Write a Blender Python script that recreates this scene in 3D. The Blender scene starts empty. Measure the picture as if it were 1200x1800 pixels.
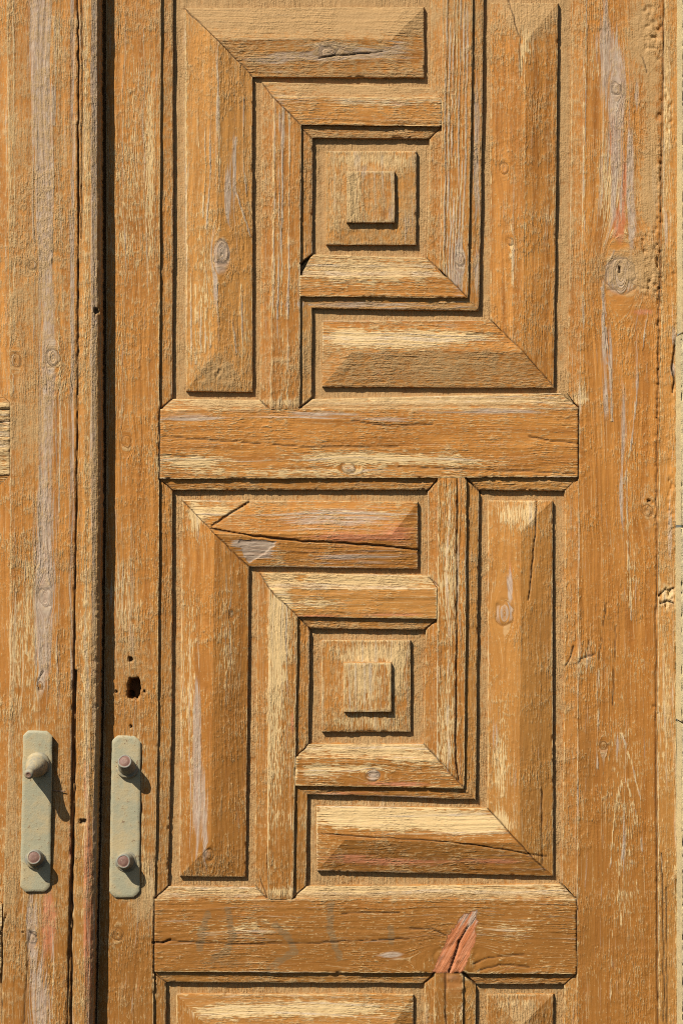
import bpy, math, random
import numpy as np
from mathutils import Vector

# ------------------------------------------------------------------ camera, light, exposure
S = 0.0008                    # metres per pixel of the measured drawing (1200 x 1800)
D = 4000.0                    # camera distance, in the same pixels (3.2 m)
sc = bpy.context.scene
C = sc.collection
cam_d = bpy.data.cameras.new("camera")
cam = bpy.data.objects.new("camera", cam_d); C.objects.link(cam)
cam.location = (0, -D * S, 0); cam.rotation_euler = (math.pi / 2, 0, 0)
cam_d.sensor_fit = 'VERTICAL'; cam_d.sensor_height = 36.0
cam_d.lens = 36.0 * D / 1800.0
cam_d.clip_start = 0.05; cam_d.clip_end = 200
sc.camera = cam

SUN_TRAVEL = Vector((0.90, 1.0, -1.35))
w = bpy.data.worlds.new("World"); sc.world = w; w.use_nodes = True
wn = w.node_tree
sky = wn.nodes.new("ShaderNodeTexSky"); sky.sky_type = 'NISHITA'; sky.sun_disc = False
sky.sun_elevation = math.atan2(1.35, math.hypot(.9, 1)); sky.sun_rotation = math.atan2(-0.90, -1.0) % (2 * math.pi)
bg = wn.nodes["Background"]; bg.inputs[1].default_value = 0.05
wn.links.new(sky.outputs[0], bg.inputs[0])
sd = bpy.data.lights.new("sun", 'SUN'); sd.energy = 5.0; sd.angle = math.radians(0.5); sd.color = (1.0, 0.95, 0.86)
sun = bpy.data.objects.new("sun", sd); C.objects.link(sun)
sun.rotation_euler = SUN_TRAVEL.to_track_quat('-Z', 'Y').to_euler(); sun.location = (-2, -3, 3)
sc.view_settings.view_transform = 'Standard'; sc.view_settings.look = 'None'
sc.view_settings.exposure = 0.44; sc.view_settings.gamma = 1.0
sc.view_settings.use_curve_mapping = False
sc.render.engine = 'CYCLES'
sc.cycles.use_denoising = False
sc.cycles.pixel_filter_type = 'BLACKMAN_HARRIS'; sc.cycles.filter_width = 1.05
sc.cycles.max_bounces = 3; sc.cycles.diffuse_bounces = 1

# ------------------------------------------------------------------ numpy noise
def _h(ix, iy, seed):
    n = ix.astype(np.int64) * 374761393 + iy.astype(np.int64) * 668265263 + int(seed) * 2246822519
    n = n & 0xffffffff
    n = ((n ^ (n >> 13)) * 1274126177) & 0xffffffff
    n = ((n ^ (n >> 16)) * 2654435761) & 0xffffffff
    return ((n ^ (n >> 15)) & 0xffffff).astype(np.float64) / float(0xffffff)

def vn(x, y, seed=0):
    """smooth value noise in -1..1"""
    x = np.asarray(x, float); y = np.asarray(y, float)
    x0 = np.floor(x); y0 = np.floor(y); fx = x - x0; fy = y - y0
    fx = fx * fx * (3 - 2 * fx); fy = fy * fy * (3 - 2 * fy)
    a = _h(x0, y0, seed); b = _h(x0 + 1, y0, seed); c = _h(x0, y0 + 1, seed); d = _h(x0 + 1, y0 + 1, seed)
    return ((a + (b - a) * fx) * (1 - fy) + (c + (d - c) * fx) * fy) * 2 - 1

def fbm(x, y, seed=0, o=3):
    t = 0; amp = 1; s = 0
    for i in range(o):
        t = t + amp * vn(x * 2 ** i, y * 2 ** i, seed + 17 * i); s += amp; amp *= 0.5
    return t / s

def sstep(a, b, x):
    t = np.clip((x - a) / (b - a), 0, 1); return t * t * (3 - 2 * t)

# ------------------------------------------------------------------ weathering read off the photograph
# (u, v, radius u, radius v, strength, kind)
F = []
def ft(kind, *rows):
    for r in rows: F.append(tuple(r) + (kind,))
ft('grey', (68, 60, 15, 110, .8), (74, 250, 13, 160, .75), (82, 400, 12, 120, .65), (86, 690, 14, 140, .65), (82, 980, 18, 150, .7),
   (76, 1120, 14, 80, .6), (60, 1740, 9, 130, .5), (55, 1620, 10, 50, .5), (78, 1790, 10, 110, .55), (90, 560, 6, 80, .4),
   (128, 400, 4, 900, .55), (164, 300, 4, 420, .8), (164, 900, 4, 300, .35), (168, 1500, 4, 300, .4),
   (520, 96, 34, 5, .8), (470, 106, 34, 5, .7), (640, 92, 55, 7, .75), (575, 92, 22, 14, .8), (700, 80, 20, 8, .4),
   (400, 340, 6, 46, .8), (412, 300, 3, 60, .5), (390, 447, 14, 26, .9), (380, 500, 5, 30, .5),
   (806, 470, 12, 50, .6), (838, 250, 5, 130, .65), (838, 480, 4, 40, .5), (490, 230, 12, 160, .2),
   (1086, 150, 12, 70, .75), (1118, 165, 4, 30, .7), (1062, 80, 14, 90, .4), (1108, 290, 6, 60, .7), (1082, 330, 12, 110, .45), (1108, 390, 4, 60, .6), (1090, 482, 26, 28, .8), (1150, 330, 8, 60, .5),
   (1060, 590, 4, 60, .6), (1072, 640, 3, 70, .55), (1064, 700, 4, 40, .6), (1096, 740, 4, 90, .6), (1118, 640, 3, 90, .4), (1090, 870, 4, 50, .55),
   (1172, 400, 4, 40, .5), (1182, 590, 4, 14, .9), (1181, 650, 4, 12, .9), (1176, 940, 5, 40, .6),
   (340, 736, 60, 7, .55), (560, 730, 80, 7, .5), (860, 722, 120, 6, .5), (690, 738, 50, 6, .4),
   (455, 966, 22, 12, 1.1), (420, 955, 14, 8, .6), (360, 1440, 6, 90, .5), (346, 1370, 9, 120, .6), (345, 1250, 5, 60, .5), (896, 1030, 5, 30, .75), (886, 1078, 14, 12, .3),
   (657, 1362, 10, 8, .9), (600, 1400, 80, 3, .4), (720, 1402, 50, 3, .5), (620, 535, 160, 6, .45),
   (1096, 1480, 4, 60, .35), (690, 1680, 24, 8, .5), (870, 1290, 8, 40, .3), (640, 300, 8, 14, .5), (685, 380, 6, 24, .5), (715, 390, 10, 30, .45),
   (1085, 1310, 5, 20, .45), (1080, 1700, 3, 90, .35))
ft('grey', (580, 98, 110, 7, .55), (590, 912, 120, 26, .42), (620, 978, 90, 12, .36), (1082, 200, 20, 120, .3), (80, 200, 16, 260, .25), (1110, 400, 10, 60, .4), (860, 150, 3, 20, .3))
ft('bare', (60, 1100, 18, 180, .35), (30, 1150, 14, 120, .4), (100, 60, 10, 100, .25), (1082, 330, 30, 90, .25), (20, 250, 10, 250, .3), (110, 500, 14, 500, .22),
   (640, 806, 110, 12, .75), (340, 812, 60, 14, .6), (540, 830, 200, 6, .4), (800, 812, 80, 8, .35), (440, 708, 140, 6, .45), (800, 704, 200, 7, .5),
   (700, 598, 120, 20, .8), (610, 590, 30, 16, .55), (800, 590, 70, 8, .5), (640, 482, 110, 26, .5), (650, 180, 110, 10, .3), (500, 165, 40, 6, .35),
   (360, 480, 26, 170, .35), (430, 560, 14, 100, .3), (385, 250, 5, 120, .35), (326, 300, 3, 320, .5),
   (925, 70, 12, 26, .6), (915, 110, 5, 30, .5), (900, 450, 4, 80, .45), (922, 350, 2, 300, .3), (650, 280, 70, 12, .45), (620, 340, 12, 60, .5), (590, 350, 12, 80, .35), (700, 290, 30, 20, .3),
   (480, 70, 120, 6, .3), (600, 80, 80, 5, .4),
   (380, 898, 40, 12, .55), (600, 900, 120, 10, .35), (345, 910, 14, 30, .6), (334, 1180, 14, 220, .4), (400, 1120, 25, 160, .28), (490, 1100, 20, 120, .6), (480, 1300, 20, 160, .35),
   (640, 1024, 110, 12, .55), (560, 1060, 60, 12, .45), (640, 1318, 90, 10, .6), (560, 1355, 40, 16, .5), (730, 1335, 40, 10, .4), (640, 1350, 60, 8, .4),
   (790, 1000, 20, 160, .42), (785, 1280, 22, 100, .4), (650, 1150, 60, 18, .5), (700, 1180, 14, 50, .5), (640, 1200, 30, 40, .4), (640, 1270, 70, 12, .4),
   (690, 1440, 130, 20, 1.05), (830, 1450, 60, 16, .9), (610, 1430, 40, 14, .7), (880, 1350, 14, 90, .45), (900, 905, 40, 20, .5), (930, 900, 12, 22, .4),
   (640, 1568, 320, 7, .5), (430, 1630, 120, 20, .3), (880, 1630, 90, 20, .25), (560, 1775, 160, 14, .7), (400, 1780, 60, 14, .6), (910, 1765, 40, 12, .4),
   (220, 1060, 30, 120, .35), (230, 300, 40, 260, .3), (265, 300, 8, 200, .4), (250, 1400, 16, 160, .35), (210, 700, 20, 200, .15), (260, 1560, 12, 50, .4),
   (1070, 300, 26, 200, .3), (1110, 980, 14, 120, .25), (1080, 1330, 50, 200, .2), (1100, 1580, 26, 200, .22), (1022, 700, 12, 20, .5), (1030, 1160, 20, 30, .35), (1172, 200, 8, 180, .35), (1172, 1045, 10, 20, .7),
   (152, 150, 6, 500, .3), (152, 1300, 8, 400, .3), (50, 1450, 40, 200, .2), (1170, 1240, 8, 120, .4), (960, 400, 10, 80, .2), (975, 1250, 6, 300, .2))
ft('red', (1090, 130, 5, 40, .9), (1078, 250, 6, 45, 1.0), (1096, 320, 5, 45, 1.0), (1089, 395, 8, 32, 1.25), (1128, 548, 18, 5, .8), (1068, 600, 4, 50, .35), (1075, 230, 3, 30, .5), (1112, 200, 3, 200, .2),
   (84, 640, 8, 50, .35), (92, 700, 7, 40, .35), (68, 1120, 5, 50, .4), (78, 980, 6, 40, .35), (86, 1622, 11, 50, 1.15), (78, 1780, 8, 80, .4), (76, 390, 5, 60, .3), (156, 1620, 7, 170, 1.3), (150, 1350, 3, 80, .4), (124, 1500, 4, 90, .5),
   (620, 945, 60, 7, .9), (700, 940, 30, 20, .5), (600, 920, 110, 26, .2), (600, 975, 100, 14, .25), (345, 1400, 6, 100, .4), (560, 1083, 50, 3, .7), (690, 1080, 70, 4, .5), (700, 1378, 70, 4, .8), (897, 1020, 3, 36, .6),
   (690, 1516, 110, 7, .65), (870, 1515, 50, 5, .5), (620, 1505, 60, 6, .4), (1078, 370, 6, 60, .3), (665, 655, 8, 8, .5), (514, 1270, 3, 20, .6), (1178, 945, 4, 16, .6), (610, 1395, 60, 3, .4), (1082, 1060, 3, 30, .2))
ft('dark', (690, 1508, 150, 24, .55), (410, 1200, 22, 200, .3), (950, 1250, 18, 300, .2), (700, 975, 50, 16, .25), (640, 1660, 380, 60, .28), (1172, 1620, 10, 240, .45), (790, 1790, 26, 60, .55), (935, 1810, 40, 40, .4),
   (122, 1640, 6, 40, .9), (124, 1420, 5, 250, .5), (125, 1760, 5, 120, .6), (1030, 1330, 8, 60, .35), (870, 1800, 8, 30, .4), (660, 660, 10, 10, .3), (1160, 100, 6, 120, .3), (630, 1760, 400, 14, .1), (45, 1780, 8, 120, .35), (240, 1760, 36, 90, .25), (985, 1660, 40, 44, .2), (60, 1640, 6, 5, .4))
ft('dust', (560, 30, 210, 22, .9), (935, 25, 45, 34, .75), (385, 655, 44, 30, .5), (650, 340, 90, 90, .14), (640, 155, 130, 12, .45), (600, 640, 120, 40, .3), (800, 640, 120, 34, .35), (1128, 60, 26, 70, .7), (1135, 330, 22, 70, .5), (1130, 480, 30, 40, .6),
   (1075, 470, 60, 40, .3), (1145, 250, 12, 200, .5), (650, 1200, 80, 80, .1), (1140, 900, 12, 60, .35), (60, 430, 60, 260, .2), (45, 760, 30, 60, .35), (1172, 960, 14, 70, .3), (1172, 1230, 10, 160, .3),
   (640, 712, 380, 10, .35), (640, 1575, 380, 10, .35), (170, 1100, 10, 500, .4), (20, 1480, 16, 200, .3), (1170, 100, 12, 130, .1), (90, 1450, 60, 160, .25), (225, 1150, 50, 90, .3), (240, 1440, 50, 160, .3), (250, 1590, 22, 30, .5), (910, 1790, 40, 30, .4))
ft('rough', (643, 1206, 90, 90, .3), (1140, 50, 22, 70, 1.0), (1158, 260, 7, 240, 1.0), (1135, 430, 26, 60, .9), (1140, 510, 20, 30, 1.0), (1156, 620, 5, 160, .9), (1152, 900, 6, 260, .7), (1140, 900, 14, 26, .8), (1152, 1240, 8, 30, .7), (1178, 890, 6, 90, 1.0), (1172, 1050, 14, 22, 1.5), (1174, 190, 10, 70, .8), (1110, 230, 22, 60, .5),
   (385, 655, 40, 26, .7), (150, 800, 3, 1000, .4), (170, 1200, 8, 500, .5), (138, 300, 4, 400, .7), (514, 1270, 6, 14, 1.0), (1150, 1500, 6, 300, .4), (60, 1700, 50, 120, .3), (1183, 560, 4, 160, .8), (45, 850, 30, 40, .4), (5, 1610, 8, 30, .8),
   (640, 350, 100, 100, .3), (230, 1250, 40, 40, .3), (1040, 1160, 24, 20, .5), (1022, 680, 8, 60, .4))
# knots: (u, v, radius)
KN = [(577, 91, 9), (390, 444, 14), (1090, 482, 24), (1082, 156, 8), (886, 296, 7), (897, 424, 5), (808, 457, 8), (94, 628, 11), (57, 466, 6), (80, 1050, 11), (71, 1206, 5),
      (886, 1078, 14), (657, 1363, 9), (223, 775, 8), (58, 1648, 7), (208, 1643, 8), (1138, 897, 9), (1060, 1310, 6), (368, 1502, 7), (407, 1079, 4), (612, 823, 9), (28, 634, 9),
      (800, 1690, 26), ]
# cracks: (width, depth, points)
CR = [(1.5, 4, [(372, 929), (440, 942), (540, 952), (640, 957), (736, 968)]), (1.2, 4, [(372, 925), (405, 903), (438, 882)]),
      (.8, 2.5, [(944, 880), (942, 930), (935, 1000), (928, 1055)]), (.8, 2, [(560, 101), (600, 97), (672, 91)]), (.6, 2, [(893, -6), (905, 40), (913, 70), (914, 136)]),
      (.8, 2.5, [(820, 587), (850, 586), (882, 588)]), (.6, 2.5, [(560, 1466), (670, 1472), (800, 1480), (960, 1506)]), (.7, 2.5, [(953, 1390), (952, 1520)]),
      (1.6, 5, [(270, 1657), (285, 1658), (300, 1653)]), (.6, 2.4, [(300, 1654), (420, 1660), (560, 1657), (720, 1650)]), (.7, 2.5, [(720, 1631), (760, 1634), (785, 1645)]), (.7, 2, [(600, 1606), (700, 1604)]),
      (.7, 2, [(283, 768), (400, 775), (520, 785), (700, 786)]), (.8, 2.5, [(930, 768), (970, 775), (1016, 779)]), (.7, 2, [(283, 800), (360, 803)]), (.8, 2, [(620, 740), (690, 750), (760, 745)]), (.6, 2, [(700, 820), (1010, 832)]),
      (1.3, 4, [(803, 843), (803, 1100), (801, 1340), (806, 1372)]), (1.2, 4, [(783, 1712), (783, 1800)]),
      # mitres
      (0.6, 1.8, [(324, 12), (382, 70), (443, 133)]), (0.5, 1.8, [(462, 147), (480, 170), (529, 219)]), (0.5, 1.8, [(750, 452), (822, 524)]), (0.5, 1.8, [(862, 562), (918, 618), (973, 680)]),
      (0.6, 1.8, [(320, 880), (377, 938), (437, 996)]), (0.7, 2.4, [(457, 1008), (473, 1035), (523, 1084)]), (0.7, 2.4, [(745, 1310), (770, 1335), (815, 1386)]), (0.7, 2.4, [(857, 1422), (912, 1482), (958, 1532)]),
      (0.6, 2.0, [(283, 718), (303, 701)]), (0.5, 1.4, [(457, 702), (475, 720)]), (1.0, 3.8, [(527, 718), (547, 701)]), (.4, 1.2, [(1017, 717), (985, 688)]), (1.1, 3.8, [(528, 464), (548, 446)]), (0.5, 1.4, [(529, 222), (549, 244)]), (0.6, 2.0, [(755, 243), (776, 222)]),
      (0.7, 2.0, [(281, 843), (303, 863)]), (1.2, 3.8, [(752, 862), (769, 843)]), (1.5, 4.5, [(819, 841), (844, 866)]), (.4, 1.2, [(992, 864), (1015, 842)]), (0.7, 2.0, [(272, 1580), (294, 1560)]), (0.6, 2.0, [(515, 1580), (538, 1560)]), (0.6, 2.0, [(450, 1560), (471, 1582)]), (.4, 1.2, [(985, 1552), (1013, 1582)]), (0.6, 2.0, [(520, 1331), (541, 1310)]),
      (0.5, 1.4, [(527, 1087), (545, 1106)]), (0.6, 2.0, [(767, 1090), (748, 1108)]), (0.6, 2.0, [(770, 1030), (752, 1016)]), (0.7, 2.0, [(271, 1712), (291, 1728)]), (1.2, 3.8, [(745, 1731), (763, 1712)]), (2.0, 5.2, [(813, 1711), (836, 1732)]), (.4, 1.2, [(992, 1732), (1013, 1713)]), (.4, 1.2, [(457, 1542), (470, 1580)]), (.4, 1.2, [(470, 1490), (473, 1580)]),
      # wound in the lower rail
      (1.7, 5, [(806, 1656), (800, 1676), (788, 1710)]), (1.0, 4, [(822, 1628), (806, 1656)]), (.7, 2, [(830, 1694), (860, 1682), (920, 1678)]), (.7, 2, [(840, 1706), (880, 1695), (930, 1700)]),
      # stiles
      (.7, 2.5, [(994, 1172), (1003, 1155), (1008, 1135)]), (.7, 2.5, [(1015, 1168), (1020, 1158), (1046, 1150)]), (.6, 2, [(1029, 1156), (1034, 1126)]), (.7, 2, [(1082, 1100), (1078, 1180), (1076, 1240)]), (.6, 2, [(1065, 1060), (1058, 1110), (1053, 1160)]), (.8, 2, [(1136, 128), (1128, 100)]), 
      (1.0, 3, [(1167, -60), (1163, 200), (1160, 400), (1157, 560), (1155, 700), (1153, 900), (1152, 1200), (1153, 1500), (1155, 1860)]),
      (1.6, 5, [(1185, 600), (1184, 625), (1180, 648), (1184, 668), (1180, 690)]), (1.6, 5, [(1158, 1048), (1168, 1036), (1176, 1038), (1184, 1034)]), (1.2, 4, [(1160, 1062), (1172, 1056), (1184, 1060)]), (.9, 3, [(1162, 1500), (1165, 1650), (1166, 1840)]), (.7, 2, [(1170, 1560), (1172, 1860)]),
      # left leaf
      (1.3, 4, [(136, -60), (138, 100), (138, 450), (135, 850), (129, 1250), (126, 1500), (122, 1650), (117, 1860)]), (.8, 3, [(144, -60), (145, 200), (143, 420)]), (2.6, 8, [(133, 1180), (131, 1400), (127, 1560), (126, 1700), (124, 1860)]),
      (1.0, 3, [(69, 1216), (67, 1196), (76, 1180)]), (1.0, 3, [(50, 1660), (54, 1640), (64, 1646)]), (.8, 2, [(50, 1662), (47, 1720), (42, 1800)]), (1.4, 4, [(3, 1640), (4, 1710), (3, 1800)]), (1.2, 4, [(11, 1608), (5, 1630), (0, 1642)]),
      (1.2, 4, [(-10, 719), (17, 718)]), (1.2, 4, [(-10, 742), (17, 741)]), (.8, 2, [(-10, 802), (17, 801)]),
      (.7, 2, [(236, 1345), (250, 1420), (240, 1500)])]
for (p, q) in [((281, 716), (281, 842)), ((1016.5, 714), (1016.5, 840)), ((271.5, 1578), (271, 1710)), ((1013.5, 1578), (1013.5, 1713))]:
    CR.append((.8, 3, [p, q]))
# single pale late-wood lines standing out of the worn boards: (strength, points)
LN = [(.6, [(1092, 1372), (1080, 1425), (1072, 1525)]), (.6, [(1100, 1370), (1115, 1425), (1127, 1495)]), (.6, [(1097, 1482), (1085, 1550), (1090, 1625)]), (.6, [(1105, 1495), (1122, 1570)]), (.6, [(1092, 1290), (1110, 1345), (1125, 1405)]), (.7, [(1075, 1635), (1072, 1800)]),
      (.8, [(1055, 505), (1066, 640)]), (.9, [(1065, 575), (1072, 675), (1076, 740)]), (.8, [(1137, 550), (1120, 675), (1112, 760), (1095, 850)]), (.7, [(1030, -20), (1026, 300), (1024, 700)]), (.5, [(1048, 40), (1050, 160)]), (.6, [(1060, 30), (1062, 150)]), (.6, [(1042, 60), (1040, 140)]), (.7, [(1078, 440), (1062, 480), (1058, 520)]), (.7, [(1100, 840), (1104, 1000), (1110, 1090)]), (.6, [(1052, 1180), (1050, 1350)]),
      (.9, [(415, 240), (412, 325), (440, 415)]), (.8, [(384, 30), (383, 140), (382, 230)]), (.6, [(360, 210), (361, 300), (356, 380)]), (.6, [(368, 220), (370, 320), (362, 400)]), (.7, [(427, 170), (428, 300), (440, 380)]), (.5, [(348, 180), (350, 290)]), (.8, [(325, 20), (325, 680)]),
      (.6, [(334, 480), (336, 640)]), (.6, [(343, 500), (344, 640)]), (.6, [(352, 520), (352, 640)]), (.6, [(361, 540), (360, 620)]), (.5, [(370, 560), (369, 610)]), (.6, [(408, 560), (415, 620)]), (.5, [(424, 500), (426, 660)])]
for k, x in enumerate((784, 790, 796, 802, 808, 814, 820)):
    LN.append((.95, [(x + 1, -60), (x, 120), (x - 2 - (k == 4), 300), (x - 5 - .8 * k, 440), (x - 4 - 1.4 * k, 500)]))
for x in (483, 491, 497, 509): LN.append((.8, [(x, 176), (x - 1, 360), (x - 3, 560)]))
for x in (479, 500, 510): LN.append((.6, [(x - 4, 520), (x - 6, 716)]))
for x, a0, b0 in ((66, 20, 300), (58, 100, 420), (92, 150, 460), (96, 30, 220), (24, 0, 690), (60, 400, 600), (104, 560, 900), (46, 980, 1150), (98, 1080, 1270), (70, 820, 960), (92, 1620, 1790)): LN.append((.6, [(x, a0), (x + 2, (a0 + b0) / 2), (x, b0)]))
# faded strokes of an old mark on the lower rail
MK = [[(364, 1606), (355, 1640), (350, 1668)], [(399, 1598), (409, 1645), (398, 1674), (372, 1686)], [(484, 1625), (508, 1650), (518, 1672), (490, 1690), (472, 1700)], [(581, 1590), (580, 1636), (596, 1682)], [(686, 1634), (688, 1656)]]
WEDGE = [(840, 1600), (814, 1606), (790, 1640), (757, 1712), (810, 1714), (833, 1660)]
HOLES = [(236, 1210, 10.5, 18, 30), (229, 1222, 5, 5, 14), (230, 1159, 3.4, 4.2, 8), (205, 1216, 1.7, 2, 5), (255, 1215, 2, 2.4, 5), (231, 1277, 2.6, 3, 6), (41, 1639, 1.8, 1.8, 5), (1088, 474, 2, 6, 5), (169, 546, 4, 5, 6), (146, 1444, 6, 4, 6), (1139, 880, 3, 3, 4)]

def segdist(U, V, p, q):
    ax, ay = p; bx, by = q
    dx, dy = bx - ax, by - ay
    t = np.clip(((U - ax) * dx + (V - ay) * dy) / (dx * dx + dy * dy + 1e-9), 0, 1)
    return np.hypot(U - ax - t * dx, V - ay - t * dy)

def inside_poly(U, V, poly):
    r = np.zeros(U.shape, bool); n = len(poly)
    for i in range(n):
        x1, y1 = poly[i]; x2, y2 = poly[(i + 1) % n]
        if y1 == y2: continue
        k = ((y1 > V) != (y2 > V)) & (U < (x2 - x1) * (V - y1) / (y2 - y1) + x1)
        r ^= k
    return r

# ------------------------------------------------------------------ sculpted boards
class Part:
    """A dense carved surface; coordinates are (u right, v down, h out of the wall) in drawing pixels."""
    def __init__(self): self.P = []; self.Q = []; self.M1 = []; self.M2 = []; self.G = []; self.n = 0; self.smooth = []
    def add(self, U, V, H, M1, M2, G):
        n, m = U.shape
        idx = self.n + np.arange(n * m).reshape(n, m)
        a, b, c, d = idx[:-1, :-1], idx[1:, :-1], idx[1:, 1:], idx[:-1, 1:]
        du1 = U[-1, m // 2] - U[0, m // 2]; dv1 = V[-1, m // 2] - V[0, m // 2]
        du2 = U[n // 2, -1] - U[n // 2, 0]; dv2 = V[n // 2, -1] - V[n // 2, 0]
        q = np.stack([a, b, c, d], -1).reshape(-1, 4)
        if du1 * dv2 - dv1 * du2 > 0: q = q[:, ::-1]
        self.Q.append(q)
        P = np.stack([(U - 600) * S, -H * S, (900 - V) * S], -1).reshape(-1, 3)
        self.P.append(P); self.M1.append(M1.reshape(-1, 4)); self.M2.append(M2.reshape(-1, 4)); self.G.append(G.reshape(-1, 3))
        self.n += n * m
    def build(self, name, mat, parent=None):
        P = np.concatenate(self.P); Q = np.concatenate(self.Q)
        org = np.zeros(3)
        me = bpy.data.meshes.new(name)
        me.vertices.add(len(P)); me.vertices.foreach_set("co", P.astype(np.float32).ravel())
        me.loops.add(Q.size); me.loops.foreach_set("vertex_index", Q.astype(np.int32).ravel())
        me.polygons.add(len(Q)); me.polygons.foreach_set("loop_start", np.arange(0, Q.size, 4, dtype=np.int32))
        try: me.polygons.foreach_set("loop_total", np.full(len(Q), 4, np.int32))
        except Exception: pass
        me.polygons.foreach_set("use_smooth", np.ones(len(Q), bool))
        for nm, ar, ty in (("wear_a", self.M1, 'FLOAT_COLOR'), ("wear_b", self.M2, 'FLOAT_COLOR')):
            at = me.attributes.new(nm, ty, 'POINT'); at.data.foreach_set("color", np.concatenate(ar).astype(np.float32).ravel())
        at = me.attributes.new("grain", 'FLOAT_VECTOR', 'POINT'); at.data.foreach_set("vector", np.concatenate(self.G).astype(np.float32).ravel())
        me.update(calc_edges=True); me.validate()
        me.materials.append(mat)
        o = bpy.data.objects.new(name, me); C.objects.link(o)
        if parent is not None: o.parent = parent
        return o

def poly_at(pts, n):
    pts = np.array(pts, float)
    seg = np.hypot(np.diff(pts[:, 0]), np.diff(pts[:, 1]))
    t = np.concatenate([[0], np.cumsum(seg)])
    if t[-1] < 1e-6: return np.repeat(pts[:1], n, 0)
    tt = np.linspace(0, t[-1], n)
    return np.stack([np.interp(tt, t, pts[:, k]) for k in range(3)], -1)

def patch(part, A, B, grain='v', seed=1, free='', base=-16, step=2.2, dust=.14, bare=.05, rough=.0, ga=.45, edge=1.0, grey=0.0, persp=0.0, wall_dust=.45, dark=0.0, chip=1.0):
    """ruled board surface between the polylines A and B; 'free' edges get worn arrises and a side wall down to base"""
    A = np.array(A, float); B = np.array(B, float)
    la = max(np.hypot(*(np.diff(A[:, :2], axis=0).T)).sum(), np.hypot(*(np.diff(B[:, :2], axis=0).T)).sum())
    n = max(3, int(la / step) + 2)
    PA, PB = poly_at(A, n), poly_at(B, n)
    wd = np.hypot(PB[:, 0] - PA[:, 0], PB[:, 1] - PA[:, 1])
    m = max(3, int(wd.max() / step) + 2)
    s = np.linspace(0, 1, m)[None, :, None]
    X = PA[:, None, :] * (1 - s) + PB[:, None, :] * s
    U, V, H = X[..., 0].copy(), X[..., 1].copy(), X[..., 2].copy()
    U0, V0 = U.copy(), V.copy()
    # grain coordinates
    if grain == 'v': a, c = V.copy(), U.copy()
    else: a, c = U.copy(), V.copy()
    c = c + 7 * fbm(a / 260 + seed * 3.1, c / 120 + seed, seed, 2) + 2.0 * vn(a / 70, c / 40 + seed, seed + 5)
    u0, u1, v0, v1 = U.min(), U.max(), V.min(), V.max()
    kmask = np.zeros_like(U); rim = np.zeros_like(U)
    for (ku, kv, kr) in KN:
        if ku < u0 - kr or ku > u1 + kr or kv < v0 - kr or kv > v1 + kr: continue
        ka, kc = (kv, ku) if grain == 'v' else (ku, kv)
        da, dc = ((V if grain == 'v' else U) - ka) * .42, (U if grain == 'v' else V) - kc
        rr = np.hypot(da, dc)
        R = kr * 1.15
        cs = dc * (1 - np.minimum(1, (R / np.maximum(rr, 1e-3)) ** 2)) - dc
        fall = np.exp(-(rr / (R * 4.5)) ** 2)
        c = c + cs * fall
        kq = np.hypot(da * 1.9, dc) * (1 + .22 * vn(U / 9, V / 9, 12)); ins = sstep(R * 1.05, R * .8, kq)
        M_rim = np.exp(-((kq - R * .95) / max(1.5, R * .14)) ** 2); rim = np.maximum(rim, M_rim)
        if kr < 20 or ku > 1000:
            c = np.where(ins > .5, rr * 1.6 + 500, c)
            a = np.where(ins > .5, a * .1, a)
        kmask = np.maximum(kmask, ins)
    M = {k: np.zeros_like(U) for k in ('grey', 'bare', 'red', 'dark', 'dust', 'rough')}
    for (fu, fv, ru, rv, st, kd) in F:
        if fu + 2.6 * ru < u0 or fu - 2.6 * ru > u1 or fv + 2.6 * rv < v0 or fv - 2.6 * rv > v1: continue
        M[kd] += st * np.exp(-(((U - fu) / ru) ** 2 + ((V - fv) / rv) ** 2))
    M['grey'] *= 1.3; M['bare'] *= 1.1; M['bare'] += bare + .10 * (_h(np.array([seed]), np.array([3]), 9)[0] - .4); M['dust'] += dust + np.clip((1050 - V) / 900, 0, 1) * .15; M['rough'] += rough; M['grey'] += grey
    M['dark'] += dark + np.clip((V - 600) / 900, 0, 1) * .55  # deeper amber towards the bottom, with a vignette painted into the colour
    M['grey'] += kmask * .12; M['dark'] += kmask * .14 + rim * .13; H = H - .9 * rim + .8 * kmask * vn(U / 5, V / 7, 19)
    # the torn, fresh wood round the big knot of the lower rail
    if u0 < 845 and u1 > 755 and v0 < 1700 and v1 > 1620 and grain == 'h':
        cw0 = U + V * .5
        wz = inside_poly(U + 2.5 * vn(U / 6, V / 6, 3), V + 2.5 * vn(U / 6, V / 6, 4), WEDGE)
        M['red'] = np.where(wz, .95, M['red']); M['dust'] = np.where(wz, -.6, M['dust']); M['bare'] = np.where(wz, -.2, M['bare']); M['dark'] = np.where(wz, 0, M['dark'])
        M['grey'] = np.where(wz, .5 * sstep(1650, 1610, V) + .3 * np.clip(vn(cw0 / 9, V / 60, 5), 0, 1), M['grey'])
        aa = U * -.5 + V * .86; cc = U * .86 + V * .5
        a = np.where(wz, aa, a); c = np.where(wz, cc, c)
    if u0 < 490 and u1 > 420 and v0 < 995 and v1 > 945 and grain == 'h':
        cp = inside_poly(U + 2 * vn(U / 5, V / 5, 6), V + 2 * vn(U / 5, V / 5, 7), [(420, 949), (462, 948), (486, 953), (472, 968), (455, 979), (438, 992), (426, 968)])
        M['grey'] = np.where(cp, 1.6, M['grey']); M['red'] = np.where(cp, -.5, M['red']); M['bare'] = np.where(cp, -.3, M['bare']); M['dust'] = np.where(cp, -.5, M['dust']); H = H - 1.0 * cp
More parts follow.
